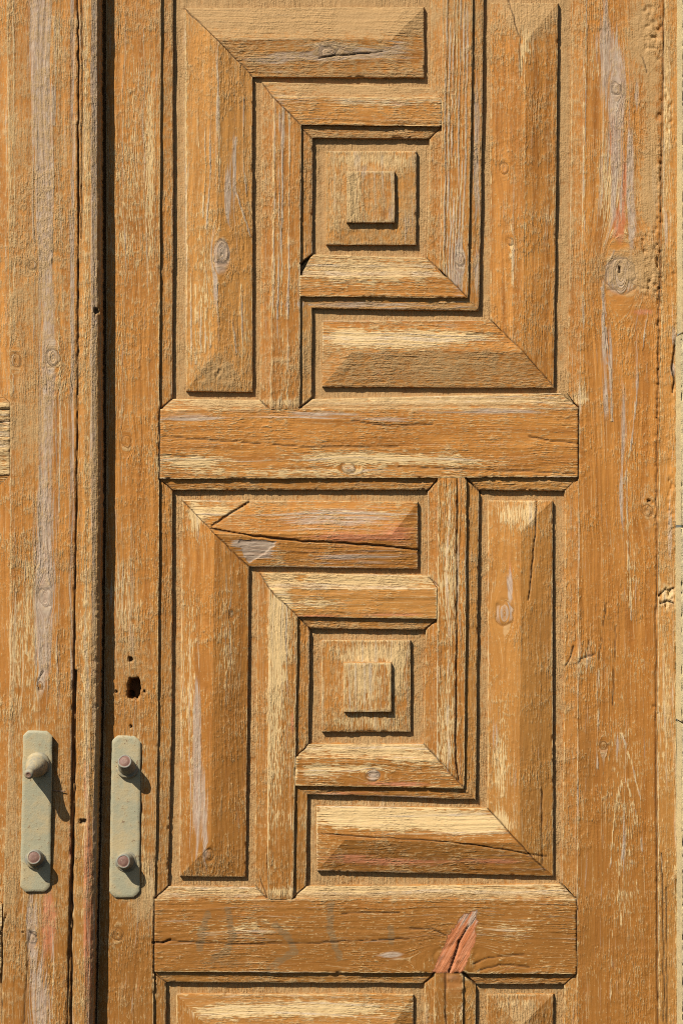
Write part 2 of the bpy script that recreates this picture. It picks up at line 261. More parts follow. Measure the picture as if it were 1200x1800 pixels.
    for (ls, pts) in LN:
        pu = [p[0] for p in pts]; pv = [p[1] for p in pts]
        if grain != 'v' or max(pu) < u0 - 4 or min(pu) > u1 + 4 or max(pv) < v0 - 4 or min(pv) > v1 + 4: continue
        d = np.full(U.shape, 1e9); jx = U + 1.2 * vn(U / 60, V / 60, 95) + .5 * vn(U / 9, V / 14, 96)
        for p, q in zip(pts[:-1], pts[1:]): d = np.minimum(d, segdist(jx, V, p, q))
        k = ls * sstep(2.3, .6, d) * np.clip(.75 + .7 * vn(V / 30, U / 3, 97), 0, 1)
        M['grey'] += .75 * k; M['bare'] += .8 * k; H = H + .5 * k
    crk = np.zeros_like(U)
    for (cw, cd, pts) in CR:
        pu = [p[0] for p in pts]; pv = [p[1] for p in pts]
        if max(pu) < u0 - 6 or min(pu) > u1 + 6 or max(pv) < v0 - 6 or min(pv) > v1 + 6: continue
        d = np.full(U.shape, 1e9)
        jx = U + 1.1 * vn(U / 14, V / 14, 91); jy = V + 1.1 * vn(U / 14, V / 14, 92)
        for p, q in zip(pts[:-1], pts[1:]): d = np.minimum(d, segdist(jx, jy, p, q))
        wv = cw * (1 + .5 * vn(U / 17, V / 17, 93))
        k = sstep(wv + .9, wv * .4, d)
        H = H - cd * k; crk = np.maximum(crk, k)
    mk = np.zeros_like(U)
    if grain == 'h' and v1 > 1590 and v0 < 1700:
        for pts in MK:
            for p, q in zip(pts[:-1], pts[1:]):
                mk = np.maximum(mk, sstep(10, 4, segdist(U, V, p, q) + 2.5 * vn(U / 9, V / 9, 8)))
        mk = mk * .62
        mk = np.maximum(mk, .5 * np.exp(-(((U - 400) / 90) ** 2 + ((V - 1694) / 10) ** 2)))
    cut = np.zeros_like(U)
    for (hu, hv, ra, rb, hd) in HOLES:
        if hu < u0 or hu > u1 or hv < v0 or hv > v1: continue
        q = np.power(np.power(np.abs(U - hu) / ra, 3.2) + np.power(np.abs(V - hv) / rb, 3.2), 1 / 3.2) + .16 * vn(U / 4, V / 4, 61)
        k = sstep(1.12, .88, q); H = H - hd * k; crk = np.maximum(crk, k)
    # surface relief
    ring = vn(c / 4.2, a / 900 + seed, seed + 2) + .6 * vn(c / 9, a / 700, seed + 3)
    wearf = np.clip(.45 + M['bare'] + M['grey'], 0, 1.3)
    H = H + ga * wearf * ring
    H = H + .8 * fbm(U / 60, V / 60, seed + 9, 2)
    rgh = np.clip(M['rough'], 0, 1.6)
    H = H + rgh * (1.3 * fbm(U / 7, V / 9, 31, 2) - 5.5 * np.clip(vn(U / 5.0, V / 6.5, 33) - .2, 0, 1) * sstep(.35, .9, rgh)) + .24 * vn(c / 3.6, a / 16, 35)
    # worn arrises, with a highlight painted along them
    dist = {'A': s[..., 0] * wd[:, None], 'B': (1 - s[..., 0]) * wd[:, None],
            '0': np.linspace(0, la, n)[:, None] + 0 * U, '1': (la - np.linspace(0, la, n))[:, None] + 0 * U}
    ch = sstep(.45, 1.0, .8 * vn(U / 37, V / 37, 40) + .5 * vn(U / 9, V / 9, 41) + .35 * vn(U / 4, V / 4, 42)) * chip
    for e in free:
        d = dist[e] + 0 * U
        H = H - edge * .8 * np.clip(1 - d / 2.8, 0, 1) ** 2 - edge * 2.4 * ch * np.clip(1 - d / 5.0, 0, 1) ** 1.5
        M['bare'] += .55 * np.exp(-d / 2.2)  # paler edge line paints in the highlight of sunlit edges
        M['dust'] += .15 * np.exp(-d / 4)
    # hand-cut edges wander a little (same field everywhere, so neighbours stay together)
    U = U + .4 * vn(U0 / 45, V0 / 45, 71) + .22 * vn(U0 / 10, V0 / 10, 73) + .18 * vn(U0 / 4, V0 / 4, 74)
    V = V + .4 * vn(U0 / 45, V0 / 45, 75) + .22 * vn(U0 / 10, V0 / 10, 76) + .18 * vn(U0 / 4, V0 / 4, 77)
    if persp:
        U = 600 + (U - 600) * (1 - persp / D); V = 900 + (V - 900) * (1 - persp / D)
    G = np.stack([a + 977 * seed, c + 433 * seed, H * 0 + seed * 37.0], -1)
    M1 = np.stack([M['grey'], M['bare'], M['red'], M['dust']], -1)
    M2 = np.stack([M['dark'], crk, mk, rgh], -1)
    part.add(U, V, H, M1, M2, G)
    for e in free:
        sl = {'A': (slice(None), 0), 'B': (slice(None), -1), '0': (0, slice(None)), '1': (-1, slice(None))}[e]
        ue, ve, he = U[sl], V[sl], H[sl]
        rows = [0, .3, .65, 1.0]
        uc, vc = U.mean(), V.mean()
        t = np.array(rows)[:, None]
        out = 1.25 * t * (1 + vn(ue / 5, ve / 5, 55))[None, :]
        inn = {'A': (slice(None), 1), 'B': (slice(None), -2), '0': (1, slice(None)), '1': (-2, slice(None))}[e]
        nx, ny = ue - U[inn], ve - V[inn]; ln = np.hypot(nx, ny) + 1e-6
        UU = ue[None] + nx / ln * out; VV = ve[None] + ny / ln * out
        HH = he[None] * (1 - t) + base * t
        m1 = np.repeat(M1[sl][None], 4, 0).copy(); m2 = np.repeat(M2[sl][None], 4, 0).copy()
        m1[..., 3] = wall_dust * .7; m1[..., 1] = .3; m1[..., 0] *= .3
        m2[..., 0] = .1; m2[..., 1] = 0
        g = np.repeat(G[sl][None], 4, 0).copy(); g[..., 1] += (he[None] - HH)
        part.add(UU, VV, HH, m1, m2, g)

# ------------------------------------------------------------------ materials
def nd(nt, t, **kw):
    n = nt.nodes.new(t)
    for k, v in kw.items(): setattr(n, k, v)
    return n
def lk(nt, a, b): nt.links.new(a, b)
class NB:
    def __init__(self, name):
        self.m = bpy.data.materials.new(name); self.m.use_nodes = True; self.nt = self.m.node_tree
        self.bs = self.nt.nodes["Principled BSDF"]
    def val(self, x, sock):
        if isinstance(x, (int, float)): sock.default_value = x
        elif isinstance(x, tuple): sock.default_value = x if len(x) == len(sock.default_value) else x + (1.0,)
        else: lk(self.nt, x, sock)
    def math(self, op, a, b=0.0, c=None, clamp=False):
        n = nd(self.nt, "ShaderNodeMath", operation=op, use_clamp=clamp)
        self.val(a, n.inputs[0]); self.val(b, n.inputs[1])
        if c is not None: self.val(c, n.inputs[2])
        return n.outputs[0]
    def mix(self, f, a, b, mode='MIX'):
        n = nd(self.nt, "ShaderNodeMix", data_type='RGBA', blend_type=mode, clamp_factor=True)
        self.val(f, n.inputs[0]); self.val(a, n.inputs[6]); self.val(b, n.inputs[7]); return n.outputs[2]
    def vmul(self, v, s):
        n = nd(self.nt, "ShaderNodeVectorMath", operation='MULTIPLY'); lk(self.nt, v, n.inputs[0]); n.inputs[1].default_value = s; return n.outputs[0]
    def noise(self, v, scale=1.0, detail=2.0, rough=.5, dist=0.0):
        n = nd(self.nt, "ShaderNodeTexNoise"); lk(self.nt, v, n.inputs['Vector'])
        n.inputs['Scale'].default_value = scale; n.inputs['Detail'].default_value = detail; n.inputs['Roughness'].default_value = rough; n.inputs['Distortion'].default_value = dist
        return n.outputs[0]
    def ss(self, x, a, b):
        n = nd(self.nt, "ShaderNodeMapRange", interpolation_type='SMOOTHSTEP'); self.val(x, n.inputs[0])
        n.inputs[1].default_value = a; n.inputs[2].default_value = b; return n.outputs[0]
    def attr(self, nm):
        return nd(self.nt, "ShaderNodeAttribute", attribute_name=nm)
    def sep(self, c):
        n = nd(self.nt, "ShaderNodeSeparateColor"); lk(self.nt, c, n.inputs[0]); return n.outputs
    def obj(self):
        return nd(self.nt, "ShaderNodeTexCoord").outputs['Object']

def wood_material(name, tint=(1, 1, 1), dust_gain=1.0):
    b = NB(name); nt = b.nt
    g = b.attr("grain").outputs['Vector']
    A = b.attr("wear_a"); W = b.attr("wear_b")
    grey, bare, red = b.sep(A.outputs['Color'])[:3]; dust = A.outputs['Alpha']
    dark, crack, mark = b.sep(W.outputs['Color'])[:3]; rough = W.outputs['Alpha']
    P = b.vmul(b.obj(), (1 / S, 1 / S, 1 / S))                     # drawing pixels
    nf = b.noise(b.vmul(g, (1 / 22, 1 / 1.9, 1)), 1, 2, .6)         # fibres
    nf2 = b.noise(b.vmul(g, (1 / 70, 1 / 3.4, 1)), 1, 2, .5)
    ns = b.noise(b.vmul(g, (1 / 240, 1 / 11, 1)), 1, 3, .55)         # broad streaks
    nr = b.noise(b.vmul(g, (1 / 1400, 1 / 6.2, 1)), 1, 1, .4)        # annual rings
    nb = b.noise(P, 1 / 60, 4, .6)                                   # blotches
    nm = b.noise(P, 1 / 13, 3, .6)
    nq = b.noise(P, 1 / 3.0, 2, .6)                                  # sand grains
    nq2 = b.noise(b.vmul(g, (1 / 11, 1 / 2.7, 1)), 1, 2, .6)
    c3 = lambda r, g_, b_: (r * tint[0], g_ * tint[1], b_ * tint[2], 1)
    base = b.mix(b.ss(ns, .3, .7), c3(.295, .107, .015), c3(.485, .203, .039))
    base = b.mix(b.math('MULTIPLY', b.ss(nb, .42, .68), .55), base, c3(.465, .178, .025))
    base = b.mix(b.math('MULTIPLY', b.ss(nr, .52, .66), .35), base, c3(.26, .098, .016))
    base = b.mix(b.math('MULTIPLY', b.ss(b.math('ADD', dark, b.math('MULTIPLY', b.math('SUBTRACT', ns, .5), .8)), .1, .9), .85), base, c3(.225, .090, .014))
    wnz = nd(nt, "ShaderNodeTexWhiteNoise", noise_dimensions='3D'); sz = nd(nt, "ShaderNodeSeparateXYZ"); lk(nt, g, sz.inputs[0]); cz = nd(nt, "ShaderNodeCombineXYZ"); lk(nt, sz.outputs[2], cz.inputs[0]); lk(nt, cz.outputs[0], wnz.inputs[0])
    bv = wnz.outputs[0]
    base = b.mix(b.math('MULTIPLY', b.ss(bv, .55, 1.0), .4), base, c3(.28, .105, .016))
    base = b.mix(b.math('MULTIPLY', b.ss(bv, .45, .0), .3), base, c3(.50, .27, .075))
    # bare, sun-bleached fibres where the varnish has gone; also the painted edge highlight
    t = b.math('ADD', bare, b.math('MULTIPLY', b.math('SUBTRACT', nf, .5), 1.8))
    t = b.math('ADD', t, b.math('MULTIPLY', b.math('SUBTRACT', nb, .5), .6))
    t = b.math('ADD', t, b.math('MULTIPLY', b.math('SUBTRACT', nm, .5), .5))
    fb = b.ss(t, .35, .54)
    col = b.mix(b.math('MULTIPLY', fb, .85), base, b.mix(nq2, c3(.52, .34, .135), c3(.72, .54, .28)))
    sp = b.ss(b.math('ADD', b.math('ADD', nq2, b.math('MULTIPLY', b.math('SUBTRACT', nq, .5), .6)), b.math('MULTIPLY', b.math('SUBTRACT', nb, .5), .5)), .60, .70)
    col = b.mix(b.math('MULTIPLY', sp, .5), col, c3(.54, .37, .16))
    # raised late-wood lines worn pale
    ln = b.math('MULTIPLY', b.ss(nr, .55, .60), b.ss(b.math('ADD', b.math('ADD', bare, b.math('MULTIPLY', grey, .8)), b.math('MULTIPLY', b.math('SUBTRACT', nf2, .5), 1.5)), .22, .62))
    col = b.mix(b.math('MULTIPLY', ln, .7), col, b.mix(b.ss(nb, .4, .6), c3(.56, .40, .21), c3(.50, .40, .29)))
    nl = b.noise(b.vmul(g, (1 / 110, 1 / 2.3, 1)), 1, 2, .5)
    col = b.mix(b.math('MULTIPLY', b.ss(b.math('ADD', nl, b.math('MULTIPLY', b.math('SUBTRACT', nm, .5), .25)), .62, .68), .45), col, c3(.54, .37, .18))
    # red resinous heartwood
    t = b.math('ADD', red, b.math('MULTIPLY', b.math('SUBTRACT', nf2, .5), .9))
    t = b.math('ADD', t, b.math('MULTIPLY', b.math('SUBTRACT', ns, .5), .6))
    col = b.mix(b.math('MULTIPLY', b.ss(t, .12, .62), .85), col, b.mix(b.ss(nf2, .35, .65), c3(.41, .125, .045), c3(.50, .20, .10)))
    # silvered grey wood
    t = b.math('ADD', grey, b.math('MULTIPLY', b.math('SUBTRACT', nf2, .5), 1.1))
    t = b.math('ADD', t, b.math('MULTIPLY', b.math('SUBTRACT', nr, .5), .9))
    col = b.mix(b.math('MULTIPLY', b.ss(t, .22, .58), .85), col, b.mix(b.ss(nf, .35, .65), c3(.31, .215, .15), c3(.46, .36, .265)))
    # old mark
    col = b.mix(b.math('MULTIPLY', b.ss(b.math('ADD', mark, b.math('MULTIPLY', b.math('SUBTRACT', nq2, .5), .9)), .2, .8), .7), col, (.18, .12, .055, 1))
    # blown sand caught in the grain
    t = b.math('ADD', b.math('MULTIPLY', dust, dust_gain), b.math('MULTIPLY', b.math('SUBTRACT', nm, .5), .9))
    t = b.math('ADD', t, b.math('MULTIPLY', b.math('SUBTRACT', nb, .5), .7))
    td = b.math('ADD', t, b.math('MULTIPLY', b.math('SUBTRACT', nq2, .5), 1.3))
    fd = b.ss(td, .12, .75)
    col = b.mix(b.math('MULTIPLY', fd, .85), col, b.mix(nq, (.34, .202, .080, 1), (.45, .292, .130, 1)))
    col = b.mix(b.math('MULTIPLY', crack, .8), col, (.035, .018, .008, 1))
    lk(nt, col, b.bs.inputs['Base Color'])
    b.bs.inputs['Roughness'].default_value = .72
    b.bs.inputs['Specular IOR Level'].default_value = .25
    # relief: sand grains, fibres, rings
    h = b.math('MULTIPLY', nq, b.math('MULTIPLY_ADD', fd, 1.0, .15))
    h = b.math('ADD', h, b.math('MULTIPLY', nq2, b.math('MULTIPLY', b.ss(nb, .3, .65), .9)))
    h = b.math('ADD', h, b.math('MULTIPLY', nf, b.math('MULTIPLY_ADD', fb, .7, .5)))
    h = b.math('ADD', h, b.math('MULTIPLY', nl, b.math('MULTIPLY_ADD', b.ss(b.math('ADD', nb, b.math('MULTIPLY', bare, .4)), .42, .66), 1.1, .3)))
    h = b.math('ADD', h, b.math('MULTIPLY', nr, 1.0))
    h = b.math('ADD', h, b.math('MULTIPLY', b.math('MULTIPLY', nm, rough), 2.0))
    h = b.math('MULTIPLY', b.math('SUBTRACT', h, 1.75), b.math('MULTIPLY_ADD', b.ss(b.noise(P, 1 / 120, 2, .5), .36, .64), .65, .5))
    bp = nd(nt, "ShaderNodeBump"); bp.inputs['Strength'].default_value = 1.0; bp.inputs['Distance'].default_value = S * 1.15
    lk(nt, h, bp.inputs['Height']); lk(nt, bp.outputs[0], b.bs.inputs['Normal'])
    return b.m

WOOD = wood_material("weathered_varnished_pine")
GROUND = wood_material("sand_covered_pine", dust_gain=1.0)

def metal_material(name, c1, c2, dusty):
    b = NB(name); nt = b.nt; P = b.vmul(b.obj(), (1 / S, 1 / S, 1 / S))
    n1 = b.noise(P, 1 / 50, 4, .6); n2 = b.noise(P, 1 / 7, 3, .65); n3 = b.noise(P, 1 / 2.5, 2, .5)
    col = b.mix(b.ss(n1, .35, .65), c1, c2)
    col = b.mix(b.math('MULTIPLY', b.ss(b.math('ADD', n1, b.math('MULTIPLY', b.math('SUBTRACT', n2, .5), .6)), .40, .68), dusty), col, (.42, .32, .165, 1))
    n4 = b.noise(b.vmul(P, (1 / 1.6, 1, 1 / 40)), 1, 2, .5)
    col = b.mix(b.math('MULTIPLY', b.ss(n4, .66, .72), .35), col, (.44, .38, .26, 1))
    col = b.mix(b.math('MULTIPLY', b.ss(b.math('ADD', n2, b.math('MULTIPLY', b.math('SUBTRACT', n3, .5), .3)), .64, .70), .75), col, (.16, .085, .045, 1))
    lk(nt, col, b.bs.inputs['Base Color']); b.bs.inputs['Roughness'].default_value = .6; b.bs.inputs['Specular IOR Level'].default_value = .35
    bp = nd(nt, "ShaderNodeBump"); bp.inputs['Strength'].default_value = .5; bp.inputs['Distance'].default_value = S
    lk(nt, b.math('ADD', b.math('MULTIPLY', n2, 1.2), b.math('MULTIPLY', n3, .5)), bp.inputs['Height']); lk(nt, bp.outputs[0], b.bs.inputs['Normal'])
    return b.m
PAINT = metal_material("dusty_green_grey_paint", (.325, .298, .19, 1), (.39, .325, .195, 1), .8)
STEEL = metal_material("dusty_worn_steel", (.20, .19, .15, 1), (.27, .235, .15, 1), .7)
RUST = metal_material("rusty_iron", (.17, .085, .06, 1), (.22, .125, .09, 1), .25)

def stone_material():
    b = NB("pale_limestone"); nt = b.nt; P = b.vmul(b.obj(), (1 / S, 1 / S, 1 / S))
    n1 = b.noise(P, 1 / 90, 4, .6); n2 = b.noise(P, 1 / 12, 4, .65); n3 = b.noise(P, 1 / 3, 2, .6)
    col = b.mix(b.ss(n1, .3, .7), (.58, .455, .22, 1), (.47, .385, .21, 1))
    col = b.mix(b.math('MULTIPLY', b.ss(n2, .52, .7), .5), col, (.36, .26, .12, 1))
    lk(nt, col, b.bs.inputs['Base Color']); b.bs.inputs['Roughness'].default_value = .9
    bp = nd(nt, "ShaderNodeBump"); bp.inputs['Distance'].default_value = S * 2
    lk(nt, b.math('ADD', n2, b.math('MULTIPLY', n3, .3)), bp.inputs['Height']); lk(nt, bp.outputs[0], b.bs.inputs['Normal'])
    return b.m
STONE = stone_material()

# ------------------------------------------------------------------ things
def thing(name, label, cat, u, v):
    o = bpy.data.objects.new(name, None); C.objects.link(o); o.empty_display_size = .1
    o['label'] = label; o['category'] = cat
    return o
TOP, BOT = -150, 1940
wall = thing('stone_wall', 'pale limestone wall edge of stacked blocks to the right of the wooden door frame', 'wall', 1300, 900)
left = thing('door_leaf', 'left door leaf with proud cover strip and the metal plate with a pointed spindle', 'door', 60, 900)
right = thing('door_leaf', 'right door leaf carved with square spiral fretwork panels, keyhole and two-bolt metal plate', 'door', 600, 900)

# --- stone blocks
js = [(TOP, 590), (590, 925), (925, 1265), (1265, BOT)]
for i, (a, bq) in enumerate(js):
    p = Part()
    gap = 2.2
    o = [0, 0, 0, 2][i]
    uu = 1186 + [2, 0, 0, 1.5][i]
    patch(p, [(uu, a + gap, -14), (uu + 1, bq - gap, -14)], [(uu + 1, a + gap, 58), (uu + 2, bq - gap, 58)], seed=51 + i, step=3, rough=.25, ga=0)
    patch(p, [(uu + 1, a + gap, 58), (uu + 2, bq - gap, 58)], [(2000, a + gap, 60), (2000, bq - gap, 60)], seed=51 + i, step=4.5, rough=1.1, ga=0, free='01', base=-14, edge=2)
    p.build('stone_block', STONE, wall)
p = Part()
patch(p, [(1192, TOP, 40), (1192, BOT, 40)], [(1996, TOP, 40), (1996, BOT, 40)], seed=60, step=8, rough=.6, ga=0)
p.build('mortar', STONE, wall)

# --- wooden frame between the leaf and the wall
p = Part()
fa = [(1168, TOP), (1165, 200), (1162, 450), (1157, 800), (1154, 1270), (1157, BOT)]
fb = [(1195, TOP), (1192, 300), (1188, 700), (1187, 1000), (1187, 1300), (1191, BOT)]
mid = [((x[0] * .45 + y[0] * .55), x[1] * .5 + y[1] * .5) for x, y in zip(fa, fb)]
patch(p, [q + (0,) for q in fa], [q + (1.2,) for q in fb], 'v', 5, 'AB', base=-20, dust=.15, bare=.18, rough=.12)
fr = p.build('door_frame', WOOD)
fr['label'] = 'narrow varnished wooden door frame post between the right leaf and the stone wall'; fr['category'] = 'door frame'

# --- right leaf: stiles
p = Part()
la = [(187, TOP, 0), (187, 850, 0), (183, 1250, 0), (175, 1600, 0), (168, BOT, 0)]  # left edge set back to open an added dark gap by the cover strip
lb = [(283.5, TOP, 0), (282.5, 200, 0), (281, 400, 0), (280, 720, 0), (280, 840, 0), (278, 1250, 0), (272, 1580, 0), (270.5, 1720, 0), (269, BOT, 0)]
patch(p, la, lb, 'v', 11, 'AB', base=-34, bare=.06, dust=.16)
p.build('stile', WOOD, right)
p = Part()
patch(p, [(120, TOP, -34), (120, BOT, -34)], [(215, TOP, -34), (215, BOT, -34)], 'v', 14, '', dark=.9, grey=.3, dust=.0, step=4)  # added strip, coloured dark to deepen the shade between the leaves
p.build('gap_shade_strip', WOOD, right)
p = Part()
ra = [(1026, TOP, 0), (1025, 0, 0), (1022, 400, 0), (1017, 720, 0), (1016, 840, 0), (1014, 1270, 0), (1013, 1580, 0), (1013, 1720, 0), (1013, BOT, 0)]
rb = [(1168, TOP, 0), (1165, 200, 0), (1162, 450, 0), (1157, 800, 0), (1154, 1270, 0), (1157, BOT, 0)]
patch(p, ra, rb, 'v', 12, 'A', base=-20, bare=.0, dust=.10)
p.build('stile', WOOD, right)
# rails
def rail(tl, tr, bl, br, seed, **kw):
    p = Part()
    mx = [(tl[0] * (1 - t) + tr[0] * t, tl[1] * (1 - t) + tr[1] * t, .4) for t in (0, 1)]
    patch(p, mx, [(bl[0], bl[1], .4), (br[0], br[1], .4)], 'h', seed, 'AB', base=-20, **kw)
    return p.build('rail', WOOD, right)
rail((283, TOP + 1), (1025, TOP + 1), (283, -38), (1025, -38), 21)
rail((281, 719), (1016, 716.5), (281, 841.5), (1016, 838.5), 22, bare=.1)
rail((272, 1580.5), (1013, 1580.5), (271, 1708), (1013, 1712), 23, bare=.06, dust=.08)

# panel grounds
H0, HA, HB, HG = 0.0, -5.6, -8.6, -17.2
def ground(u0, v0, u1, v1, seed):
    p = Part()
    patch(p, [(u0, v0, HG), (u0, v1, HG)], [(u1, v0, HG), (u1, v1, HG)], 'v', seed, step=2.4, dust=.62, bare=.1, rough=.28)
    return p.build('back_panel', GROUND, right)
ground(276, -45, 1034, 724, 31); ground(268, 836, 1024, 1586, 32); ground(262, 1704, 1022, BOT, 33)

def moulding(A, B, grain, seed, parent=None, part=None, ends='', **kw):
    """A on the board's face side, B on the panel side"""
    p = part or Part()
    q = dict(dust=.26, bare=.07, rough=.1); q.update(kw)
    patch(p, [a + (HA,) for a in A], [b_ + (HB,) for b_ in B], grain, seed, 'B' + ends, base=-19, **q)
    if part is None: p.build('moulding', WOOD, parent or right)
def bar(A, B, grain, seed, ends=''):
    p = Part()
    patch(p, [a + (H0,) for a in A], [b_ + (H0,) for b_ in B], grain, seed, 'AB' + ends, base=-19, bare=.09, dust=.14, ga=.75)
    return p.build('fret_bar', WOOD, right)

def raised_L(TL, TR, TRb, inner, BR, BL, ridge, apexB, apexR, seed, hip=True, he=-9.2, hr=1.6, bot_free=True, dv=.12, dh=.12):
    """raised and fielded L: a vertical limb and an arm; edges at he, ridge at hr"""
    e = lambda q: q + (he,)
    r = lambda q: q + (hr,)
    p = Part(); k = dict(base=-19, bare=.04)
    patch(p, [e(TL), e(BL)], [r(ridge), r(apexB)], 'v', seed, 'A', dust=dv, **k)
    patch(p, [r(ridge), r(apexB)], [e(inner), e(BR)], 'v', seed, 'B', dust=dv, **k)
    if bot_free: patch(p, [e(BL), e(BR)], [r(apexB), r(apexB)], 'v', seed, 'A', dust=dv + .1, **k)
    patch(p, [e(TL), e(TR)], [r(ridge), r(apexR)], 'h', seed + 1, 'A', dust=dh + .1, **k)
    patch(p, [r(ridge), r(apexR)], [e(inner), e(TRb)], 'h', seed + 1, 'B', dust=dh, **k)
    patch(p, [e(TR), e(TRb)], [r(apexR), r(apexR)], 'h', seed + 1, 'A', dust=dh, **k)
    return p.build('raised_panel', WOOD, right)

def square_block(o, i, seed):
    """o, i: (u0, v0, u1, v1) of the block and of its boss"""
    def sq(q): return [(q[0], q[1]), (q[2], q[1]), (q[2], q[3]), (q[0], q[3])]
    O, I = sq(o), sq(i)
    p = Part(); he, hi = -8.8, -6.0
    for k in range(4):
        a, b_ = O[k], O[(k + 1) % 4]; c, d = I[k], I[(k + 1) % 4]
        c = (c[0] + (3 if c[0] < (i[0] + i[2]) / 2 else -3), c[1] + (3 if c[1] < (i[1] + i[3]) / 2 else -3))
        d = (d[0] + (3 if d[0] < (i[0] + i[2]) / 2 else -3), d[1] + (3 if d[1] < (i[1] + i[3]) / 2 else -3))
        patch(p, [a + (he,), b_ + (he,)], [c + (hi,), d + (hi,)], 'v', seed, 'A', base=-19, dust=.26, bare=.13, rough=.1)
    blk = p.build('square_block', WOOD, right)
    p = Part(); hb = 2.0
    patch(p, [I[0] + (hb,), I[3] + (hb,)], [I[1] + (hb,), I[2] + (hb,)], 'v', seed + 1, 'AB01', base=-6, dust=.18, bare=.22, ga=.8)
    p.build('boss', WOOD, blk)

# ---------------- upper panel
moulding([(283.5, -38), (282, 200), (281, 400), (281, 719)], [(303, -18), (303, 200), (303, 400), (302, 701)], 'v', 101)
moulding([(1025, -38), (1022, 400), (1017, 717)], [(1006, -18), (1002, 400), (997, 690)], 'v', 102)
moulding([(283, -38), (777, -38)], [(303, -18), (757, -18)], 'h', 103)
moulding([(831, -38), (1025, -38)], [(850, -18), (1006, -18)], 'h', 104)
moulding([(281, 719), (475, 719)], [(302, 701), (456, 702)], 'h', 105, bare=.3)
moulding([(527, 719), (1017, 717)], [(548, 701), (985, 690)], 'h', 106, bare=.3)
# left hook of the fret
bar([(480, 169), (478, 450), (475, 719)], [(529.5, 219), (528, 450), (526.5, 719)], 'v', 111)
bar([(480, 169), (776, 171)], [(529.5, 219), (775, 222)], 'h', 112, '1')
moulding([(480, 169), (478, 450), (475, 719)], [(460, 142), (458, 450), (456, 702)], 'v', 113)
moulding([(480, 169), (776, 171)], [(460, 142), (757, 152)], 'h', 114, dust=.35)
moulding([(529.5, 219), (528.5, 462)], [(549, 240), (548, 446)], 'v', 115)
moulding([(529.5, 220), (776, 223)], [(549, 240), (755, 242)], 'h', 116)
# right hook
bar([(778, -38), (776, 222), (773, 450), (771, 472)], [(831, -38), (827, 222), (823, 450), (822, 524)], 'v', 121)
bar([(527, 484), (785, 486)], [(526.5, 521), (822, 524)], 'h', 122, '0')
moulding([(778, -38), (776.5, 171)], [(758, -18), (757, 152)], 'v', 123)
moulding([(776, 223), (774, 484)], [(755, 242), (750, 452)], 'v', 124)
moulding([(831, -38), (827, 222), (823, 450), (822, 524)], [(850, -18), (847, 222), (844, 450), (841, 545)], 'v', 125)
moulding([(528, 485), (785, 486)], [(548, 446), (750, 452)], 'h', 126, dust=.3, bare=.28)
moulding([(527, 521), (822, 524)], [(548, 541), (841, 545)], 'h', 127)
moulding([(527, 521), (526.5, 719)], [(548, 541), (547, 702)], 'v', 128)
raised_L((324, 12), (745, 10), (745, 134), (443, 133), (443, 688), (327, 687), (382, 70), (382, 616), (688, 70), 131, dh=.3)
raised_L((973, 681), (566, 679), (566, 563), (862, 562), (862, 3), (981, 3), (918, 618), (924, 72), (618, 618), 135)
square_block((573, 264, 731, 429), (609, 301, 693, 391), 141)

# ---------------- middle panel
moulding([(280.5, 842), (278.5, 1250), (272, 1580)], [(302, 862), (301, 1250), (294, 1560)], 'v', 201)
moulding([(1016, 839), (1014, 1250), (1013, 1580)], [(993, 862), (992, 1250), (987, 1552)], 'v', 202)
moulding([(280.5, 842), (769, 840)], [(302, 861), (752, 860)], 'h', 203)
moulding([(819, 840), (1016, 839)], [(842, 861), (993, 862)], 'h', 204)
moulding([(272, 1580), (471, 1580)], [(294, 1560), (451, 1561)], 'h', 205, bare=.34)
moulding([(515, 1580), (1013, 1580)], [(537, 1560), (985, 1556)], 'h', 206, bare=.34)
bar([(473, 1034), (471, 1250), (470, 1480), (471, 1580)], [(523, 1084), (520, 1250), (518, 1400), (515, 1580)], 'v', 211)
bar([(473, 1034), (767, 1034)], [(523, 1084), (767, 1088)], 'h', 212, '1')
moulding([(473, 1034), (471, 1250), (470, 1480), (471, 1580)], [(454, 1007), (450, 1250), (448, 1480), (450, 1560)], 'v', 213)
moulding([(473, 1034), (767, 1034)], [(454, 1007), (752, 1012)], 'h', 214, dust=.3, bare=.3)
moulding([(523, 1085), (520, 1331)], [(544, 1105), (541, 1311)], 'v', 215)
moulding([(523, 1085), (767, 1088)], [(544, 1105), (749, 1107)], 'h', 216, dust=.4, rough=.25)
bar([(769, 840), (768, 1100), (767, 1338)], [(819, 840), (818, 1100), (815, 1386)], 'v', 221)
bar([(520, 1330), (768, 1334)], [(519, 1381), (815, 1386)], 'h', 222, '0')
moulding([(769, 840), (768.5, 1034)], [(752, 860), (752, 1012)], 'v', 223)
moulding([(768, 1088), (767, 1336)], [(749, 1107), (744, 1309)], 'v', 224)
moulding([(819, 840), (818, 1100), (815, 1386)], [(842, 861), (839, 1100), (836, 1407)], 'v', 225)
moulding([(520, 1331), (768, 1334)], [(541, 1309), (744, 1309)], 'h', 226, bare=.34, dust=.3)
moulding([(519, 1381), (815, 1386)], [(540, 1397), (836, 1406)], 'h', 227)
moulding([(519, 1381), (515, 1580)], [(540, 1397), (537, 1560)], 'v', 228)
raised_L((320, 879), (734, 882), (734, 1000), (437, 996), (431, 1543), (315, 1542), (377, 938), (371, 1484), (688, 940), 231, hr=3.0)
raised_L((972, 1541), (557, 1532), (556, 1418), (857, 1422), (858, 880), (971, 880), (912, 1482), (915, 934), (606, 1476), 235, hr=3.0)
square_block((565, 1126, 721, 1287), (604, 1165, 687, 1251), 241)

